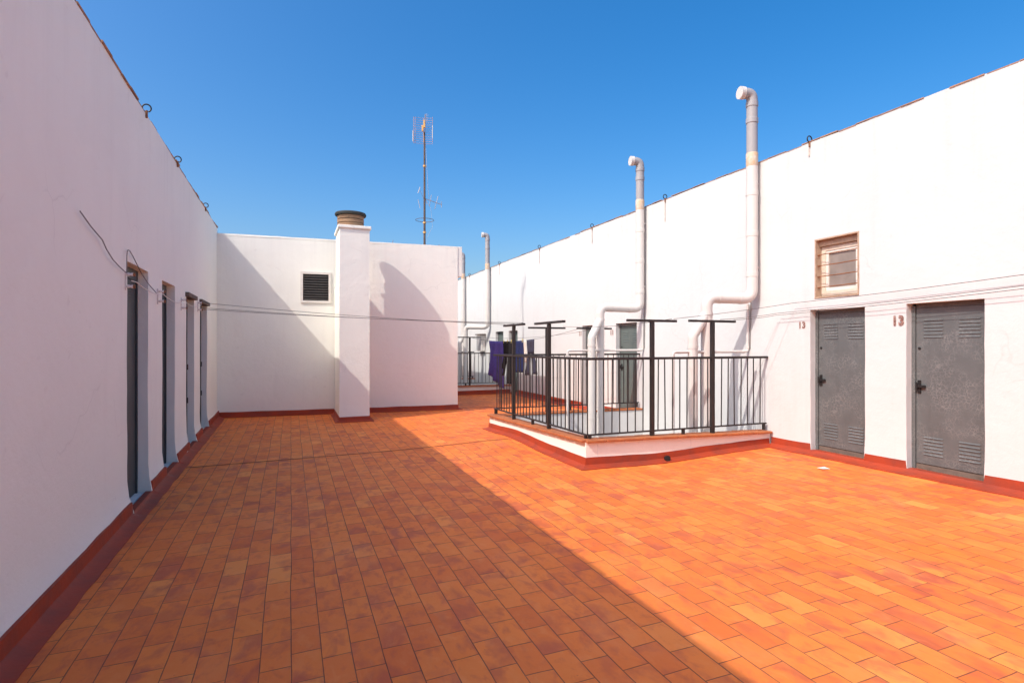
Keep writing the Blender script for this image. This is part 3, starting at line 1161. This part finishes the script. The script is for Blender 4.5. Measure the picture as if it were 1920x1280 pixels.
def az(py):
    return EYE + (HY - py) * k_


MB().tube([(ax, ay, 3.85), (ax, ay, az(300)), (ax - .004, ay, az(248))], [.030, .026, .022], 10).build('mast', M['mast'], an, smooth=True)
RV = Vector((CS, -SN, 0))           # across the mast
FV = Vector((SN, CS, 0))
gr = MB()


def ap(dx, py, fwd=0.0):
    return Vector((ax, ay, az(py))) + RV * (dx * k_) + FV * fwd


for k in range(12):
    py = 222 + k * 4.35
    gr.tube([ap(-20, py + 0, -.06), ap(-2, py + .6, 0), ap(16, py + 2, -.06)], .0042, 6)
for dx in (-20, -17, 15.6):
    gr.tube([ap(dx, 221, -.05), ap(dx, 270, -.05)], .0055, 6)
gr.tube([ap(-2, 222, 0), ap(-2, 268, 0)], .008, 6)
gr.build('grid_reflector', M['alu_red'], an, smooth=True)
for dx, y0, y1 in ((-20.6, 248, 268), (15.9, 238, 262)):
    MB().tube([ap(dx, y0, -.10), ap(dx, y1, -.10)], .012, 6).build('side_plate', M['alu'], an, smooth=True)
dp = MB()
for k in range(5):
    dp.tube([ap(2, 221 + k * 3.2, -.20), ap(8, 220.5 + k * 3.2, -.20)], .006, 6)
dp.tube([ap(1, 250, -.02), ap(4, 222, -.24)], .012, 6)
dp.build('dipole', M['alu'], an, smooth=True)
bx_ = MB()
for (dx, y0, y1, fw) in ((-2.6, 238, 249, -.08), (1.2, 230, 244, -.14)):
    p0, p1 = ap(dx, y0, fw), ap(dx, y1, fw)
    bx_.bar(p0, p1, .05, .05, up=tuple(RV))
bx_.build('amplifier', M['box_yellow'], an, bevel=.006)
yg = MB()
p0, p1 = ap(-2.5, 372, -.02), ap(30, 379, .30)
yg.tube([p0, p1], .010, 6)
for f, ln, sl_ in ((.12, 10, .5), (.38, 11, -.3), (.70, 13, -.45), (.97, 6, 0)):
    c = p0.lerp(p1, f)
    v = (Vector((0, 0, 1)) + RV * (-sl_ * .6))
    yg.tube([c - v * ln * k_ * .95, c + v * ln * k_ * .95], .008, 6)
yg.tube([ap(-10, 366, -.2), ap(-6, 355, -.2)], .010, 6)
yg.tube([ap(-6, 394, -.2), ap(-10, 378, -.2)], .008, 6)
yg.tube([ap(-2, 372, -.02), ap(-7, 358, -.2)], .004, 6)
yg.build('yagi', M['alu'], an, smooth=True)
fm = MB()
fm.tube([ap(17 * math.cos(a) + .5, 413, 0) + FV * (.24 * math.sin(a)) for a in [2 * math.pi * k / 28 for k in range(29)]], .007, 6, cap=False)
fm.build('ring_dipole', M['mast'], an, smooth=True)
cl = MB()
for py in (418, 436, 312):
    cl.tube([ap(0, py + 1.6), ap(0, py - 1.6)], .042, 10)
cl.build('clamp', M['box_yellow'], an)
MB().tube([ap(1, 260), ap(3.5, 300), ap(6.5, 355), ap(8, 372, .05)], .004, 6).build('cable', M['alu'], an, smooth=True)
MB().tube([ap(2, 375), ap(12, 392), ap(15, 425), ap(4, 448), ap(2, 462)], .003, 6).build('cable', M['alu'], an, smooth=True)

# ----------------------------------------------------------------- iron rings along the two roof edges
ring_proto = None


def roof_ring(x, y, z, sx, label):
    global ring_proto
    t = thing('iron_ring', (x, y, z), label, 'iron ring', 'iron rings along the roof edges')
    if ring_proto is None:
        mb = MB()
        pts = [Vector((x, y, z)) + Vector((.042 * math.cos(a) - .0, 0, .046 + .042 * math.sin(a))) for a in [R(-80) + R(330) * k / 22 for k in range(23)]]
        mb.tube(pts, .008, 8)
        a = mb.build('ring', M['black'], t, smooth=True)
        b = MB().tube([(x, y, z - .06), (x, y, z + .02)], .012, 8).build('stem', M['rust'], t, smooth=True)
        ring_proto = (a, b)
    else:
        for s in ring_proto:
            c = place_copy(s, t, (0, 0, 0))
            if sx < 0:
                c.scale = (-1, 1, 1)
    return t


RLAB = ['iron ring on the sunlit roof edge above the barred window', 'iron ring on the sunlit roof edge right of the shorter grey topped pipe',
        'iron ring on the sunlit roof edge next left of the shorter grey topped pipe', 'iron ring on the sunlit roof edge midway between two vent pipes',
        'iron ring on the sunlit roof edge close right of the far slim pipe', 'iron ring on the sunlit roof edge between the two farthest vent pipes']
for px, lab, ln in zip((1519, 1248, 1111, 1012, 937, 881), RLAB, (.12, .36, .30, .36, .30, .30)):
    q = on_x(px, 300, XR)
    t = roof_ring(XR - .012, q.y, ZR + .005, 1, lab)
    MB().bar((XR - .0105, q.y + .01, ZR - .06), (XR - .0105, q.y + .01, ZR - .06 - ln), .022, .004, up=(1, 0, 0)).build('rust_streak', M['rust_stain'], t)
for px, lab in ((272, 'iron ring on the shaded roof edge, nearest to the camera'), (331, 'iron ring on the shaded roof edge, middle of three'),
                (384, 'iron ring on the shaded roof edge nearest to the end block')):
    q = on_x(px, 300, XL)
    roof_ring(XL + .015, q.y, ZL + .01, -1, lab)

# ----------------------------------------------------------------- clothes lines and their insulators
ins_proto = None
ILAB = ['pair of brown and white wall insulators beside the nearest shaded door', 'white wall insulator between the first and second shaded doors',
        'white wall insulator left of the third shaded door', 'cluster of white wall insulators between the two farthest shaded doors']
ins_pts = []
for px, py, lab in ((234, 520, ILAB[0]), (295, 551, ILAB[1]), (339, 566, ILAB[2]), (370, 571, ILAB[3])):
    q = on_x(px, py, XL)
    t = thing('line_insulator', (XL, q.y, q.z), lab, 'insulator', 'clothes line insulators on the shaded wall')
    ins_pts.append(Vector((XL + .06, q.y, q.z)))
    if ins_proto is None:
        a = MB().box(XL - .01, XL + .012, q.y - .012, q.y + .012, q.z - .12, q.z + .06).build('plate', M['ceramic'], t)
        lst = [a]
        for dz in (.03, -.085):
            lst.append(MB().tube([(XL + .01, q.y, q.z + dz), (XL + .03, q.y, q.z + dz), (XL + .045, q.y, q.z + dz), (XL + .07, q.y, q.z + dz)], [.010, .018, .012, .019], 12).build('knob', M['ceramic'], t, smooth=True))
            lst.append(MB().tube([(XL + .07, q.y, q.z + dz), (XL + .084, q.y, q.z + dz)], .018, 12).build('cap', M['rust'], t, smooth=True))
        ins_proto = lst
    else:
        for s in ins_proto:
            place_copy(s, t, (0, 0, 0))


def wire(name, pts, r, mat, label, cat, group=None):
    return tag(MB().tube(pts, r, 6).build(name, mat, smooth=True), label, cat, group)


WG = 'clothes lines strung across the terrace'
q = ins_pts[3]
for (zz, yy, lab) in ((2.285, 9.44, 'upper wire running from the shaded wall past the chimney to the T post'),
                      (2.20, 9.0, 'middle wire running from the shaded wall past the chimney to the T post'),
                      (2.175, 8.6, 'lowest wire running from the shaded wall past the chimney to the T post')):
    wire('clothesline', sag((XL + .05, q.y + .05, zz), (3.555, yy, 1.925), .035), .0038, M['wire'], lab, 'clothes line', WG)
XWI = XR - .075
for (pts, lab) in (([(4.98, 6.56, 1.925), (XWI, 6.05, 2.155), (XWI, 1.4, 2.36)], 'highest wire passing under the barred window to the right edge'),
                   ([(5.80, 6.565, 1.93), (XWI, 6.30, 2.025), (XWI, 1.2, 2.27)], 'dark wire sloping across the top of the door numbered 13'),
                   ([(6.05, 6.565, 1.93), (XWI - .02, 6.35, 1.995), (XWI - .02, 1.0, 2.245)], 'lower wire sloping across the top of the door numbered 13')):
    wire('clothesline', sag(pts[0], pts[1], .012, 8) + sag(pts[1], pts[2], .035)[1:], .0034, M['wire'], lab, 'clothes line', WG)
CLX = 5.36
line_a, line_b = Vector((5.27, 17.33, 1.835)), Vector((5.45, 9.95, 1.93))
hang = sag(line_a, line_b, .22, 40)
wire('clothesline', hang, .0045, M['wire'], 'sagging wire that carries the hanging laundry between two T posts', 'clothes line', WG)
wire('clothesline', sag((5.62, 17.33, 1.835), (5.95, 9.95, 1.93), .12, 30), .0036, M['wire'], 'empty wire beside the laundry, ending at the T post behind the pipes', 'clothes line', WG)
wire('clothesline', sag((4.95, 9.94, 1.925), (4.95, 6.56, 1.925), .05), .0036, M['wire'], 'wire spanning the near light well between its two railings', 'clothes line', WG)

# wall wires strung from insulator to insulator and the loose cable
ws = [Vector((XL + .055, ins_pts[0].y, ins_pts[0].z - .03))]
for a, b in zip(ins_pts, ins_pts[1:]):
    ws += sag(a, b, .05, 8)[1:]
wire('clothesline', ws, .005, M['ceramic'], 'pale wire strung from insulator to insulator along the shaded wall', 'wire')
cab = [on_x(px, py, XL + .03) for px, py in ((150, 396), (170, 424), (192, 450), (200, 468), (212, 487), (224, 500), (236, 511))]
wire('cable', fillet(cab, .1, 4), .0048, M['cable'], 'grey cable drooping down the shaded wall to the first insulator', 'cable')
cab = [on_x(px, py, XL + .03) for px, py in ((237.5, 512), (238, 478), (239.5, 467.5), (243, 470), (249, 480), (256, 494), (265, 512), (279, 533), (293, 549))]
wire('cable', fillet(cab, .08, 4), .0045, M['cable'], 'looped grey cable arching over the nearest shaded doorway', 'cable')


# ----------------------------------------------------------------- the laundry
def line_z(y):
    for a, b in zip(hang, hang[1:]):
        if b.y <= y <= a.y:
            f = (a.y - y) / (a.y - b.y)
            return a.lerp(b, f)
    return hang[0]


def cloth(mb, rows, n=14, amp=.022, ph=0.0, fold=5.0, xo=0.0):
    """rows of (y_left, y_right, drop below the line); a rippled hanging surface"""
    full = []
    for (a, b, c), (a2, b2, c2) in zip(rows, rows[1:]):
        k = max(1, int(abs(c2 - c) / .06))
        for i in range(k):
            f = i / k
            full.append((a + (a2 - a) * f, b + (b2 - b) * f, c + (c2 - c) * f if not isinstance(c, tuple) else c))
    full.append(rows[-1])
    grid = []
    for (a, b, dr) in full:
        row = []
        for k in range(n + 1):
            f = k / n
            y_ = a + (b - a) * f
            lp = line_z(y_)
            wv = amp * min(1, dr / .35) * (math.sin(fold * 2 * math.pi * f + ph + dr * 1.1) + .5 * math.sin(fold * 3.3 * math.pi * f + ph * 2))
            row.append(mb.vert((lp.x + xo + wv, y_, lp.z - dr + .006)))
        grid.append(row)
    for r1, r2 in zip(grid, grid[1:]):
        for k in range(n):
            mb.f.append([r1[k], r1[k + 1], r2[k + 1], r2[k]])


def peg(y_, lab):
    lp = line_z(y_)
    tag(MB().box(lp.x - .012, lp.x + .012, y_ - .008, y_ + .008, lp.z - .045, lp.z + .045).build('clothes_peg', M['peg'], bevel=.003), lab, 'clothes peg', 'yellow clothes pegs on the laundry line')


s1 = MB()
cloth(s1, [(15.45, 14.38, 0), (15.42, 14.36, .5), (15.55, 14.42, .85)], 30, .045, .4, 3)
# the slanting hem
hem = []
tag(s1.build('bed_sheet', M['purple'], smooth=True, solid=.006), 'purple sheet hanging on the line, longest and farthest left of the laundry', 'sheet')
sheet = bpy.data.objects['bed_sheet']
for v in sheet.data.vertices:
    # the lower edge hangs lower towards the near end
    lp = line_z(v.co.y)
    dr = lp.z - v.co.z
    if dr > 0:
        f = min(1, max(0, (15.5 - v.co.y) / 1.1))
        v.co.z = lp.z - dr * (1.10 + .42 * f)
s2 = MB()
cloth(s2, [(14.36, 13.72, 0), (14.36, 13.74, .42)], 14, .018, 1.0, 3)
cloth(s2, [(14.36, 14.12, .42), (14.54, 14.32, .92)], 8, .02, .3, 2)
cloth(s2, [(14.04, 13.76, .42), (14.02, 13.80, 1.12)], 8, .02, 1.3, 2)
tag(s2.build('trousers', M['blackcloth'], smooth=True, solid=.008), 'black trousers hanging on the line right beside the purple sheet', 'trousers')
s3 = MB()
cloth(s3, [(13.70, 13.02, 0), (13.72, 12.98, .45), (13.66, 13.0, .80)], 16, .022, 2.0, 3)
tag(s3.build('shirt', M['navy'], smooth=True, solid=.008), 'navy blue garment hanging behind the slim iron line post', 'clothes')
s4 = MB()
cloth(s4, [(12.99, 12.84, 0), (12.98, 12.82, .55)], 6, .015, .4, 1)
tag(s4.build('towel', M['palecloth'], smooth=True, solid=.006), 'narrow pale cloth hanging between the navy garment and the grey jeans', 'cloth')
s5 = MB()
cloth(s5, [(12.80, 12.36, 0), (12.76, 12.40, .34)], 10, .014, .0, 2)
cloth(s5, [(12.76, 12.61, .34), (12.94, 12.70, .86)], 7, .016, .6, 2)
cloth(s5, [(12.55, 12.40, .34), (12.46, 12.20, .84)], 7, .016, 1.9, 2)
tag(s5.build('trousers', M['jean'], smooth=True, solid=.008), 'dark grey flared jeans hanging at the near end of the laundry line', 'trousers')
for y_, lab in ((14.30, 'yellow peg on the waist of the black trousers next to the sheet'), (14.05, 'yellow peg on the middle of the black trousers'),
                (13.78, 'yellow peg where black trousers meet the navy garment'), (13.06, 'yellow peg at the navy garment end by the pale cloth')):
    peg(y_, lab)

# scrap of paper on the sunny floor
pg = on_g(1543, 879)
tag(MB().poly([(pg.x - .05, pg.y - .04, pg.z + .012), (pg.x + .06, pg.y - .05, pg.z + .006), (pg.x + .07, pg.y + .04, pg.z + .014), (pg.x - .04, pg.y + .05, pg.z + .007)]).build('paper_scrap', M['paper'], solid=.003),
    'small pale scrap lying on the sunny tiles in front of door 13', 'scrap')

# ----------------------------------------------------------------- light
SUN_E, SKY_S, EXPO, SAT, VAL, DUST = 2.0, .15, .80, 1.50, .91, 4.0
SUN = Vector((1.0, .38, -1.175)).normalized()
elev = math.asin(-SUN.z)
az_ = math.atan2(-SUN.x, -SUN.y)
ld = bpy.data.lights.new('sun', 'SUN')
ld.energy = SUN_E
ld.angle = R(.5)
ld.color = (1.0, .955, .89)
lo = bpy.data.objects.new('sun', ld)
COL.objects.link(lo)
lo.rotation_euler = SUN.to_track_quat('-Z', 'Y').to_euler()
lo.location = (-10, -6, 14)

wd = bpy.data.worlds.new('World')
SC.world = wd
wd.use_nodes = True
nt = wd.node_tree
bg = nt.nodes['Background']
sky = nt.nodes.new('ShaderNodeTexSky')
sky.sky_type = 'NISHITA'
sky.sun_disc = False
sky.sun_elevation = elev
sky.sun_rotation = az_ % (2 * math.pi)
sky.air_density = 1.0
sky.dust_density = DUST
sky.ozone_density = 2.5
hs = nt.nodes.new('ShaderNodeHueSaturation')
hs.inputs['Saturation'].default_value = SAT
hs.inputs['Value'].default_value = VAL
nt.links.new(sky.outputs[0], hs.inputs['Color'])
nt.links.new(hs.outputs[0], bg.inputs[0])
bg.inputs[1].default_value = SKY_S

# ----------------------------------------------------------------- camera
cd = bpy.data.cameras.new('camera')
cd.sensor_width = 36
cd.lens = FPX / 1920 * 36
cd.shift_y = (HY - 640) / 1920
cd.clip_end = 2000
cam = bpy.data.objects.new('camera', cd)
COL.objects.link(cam)
cam.location = (0, 0, EYE)
cam.rotation_euler = (R(90), 0, -YAW)
SC.camera = cam

SC.view_settings.view_transform = 'Standard'
SC.view_settings.look = 'None'
SC.view_settings.gamma = 1
SC.view_settings.exposure = EXPO
SC.cycles.max_bounces = 10
SC.cycles.diffuse_bounces = 6
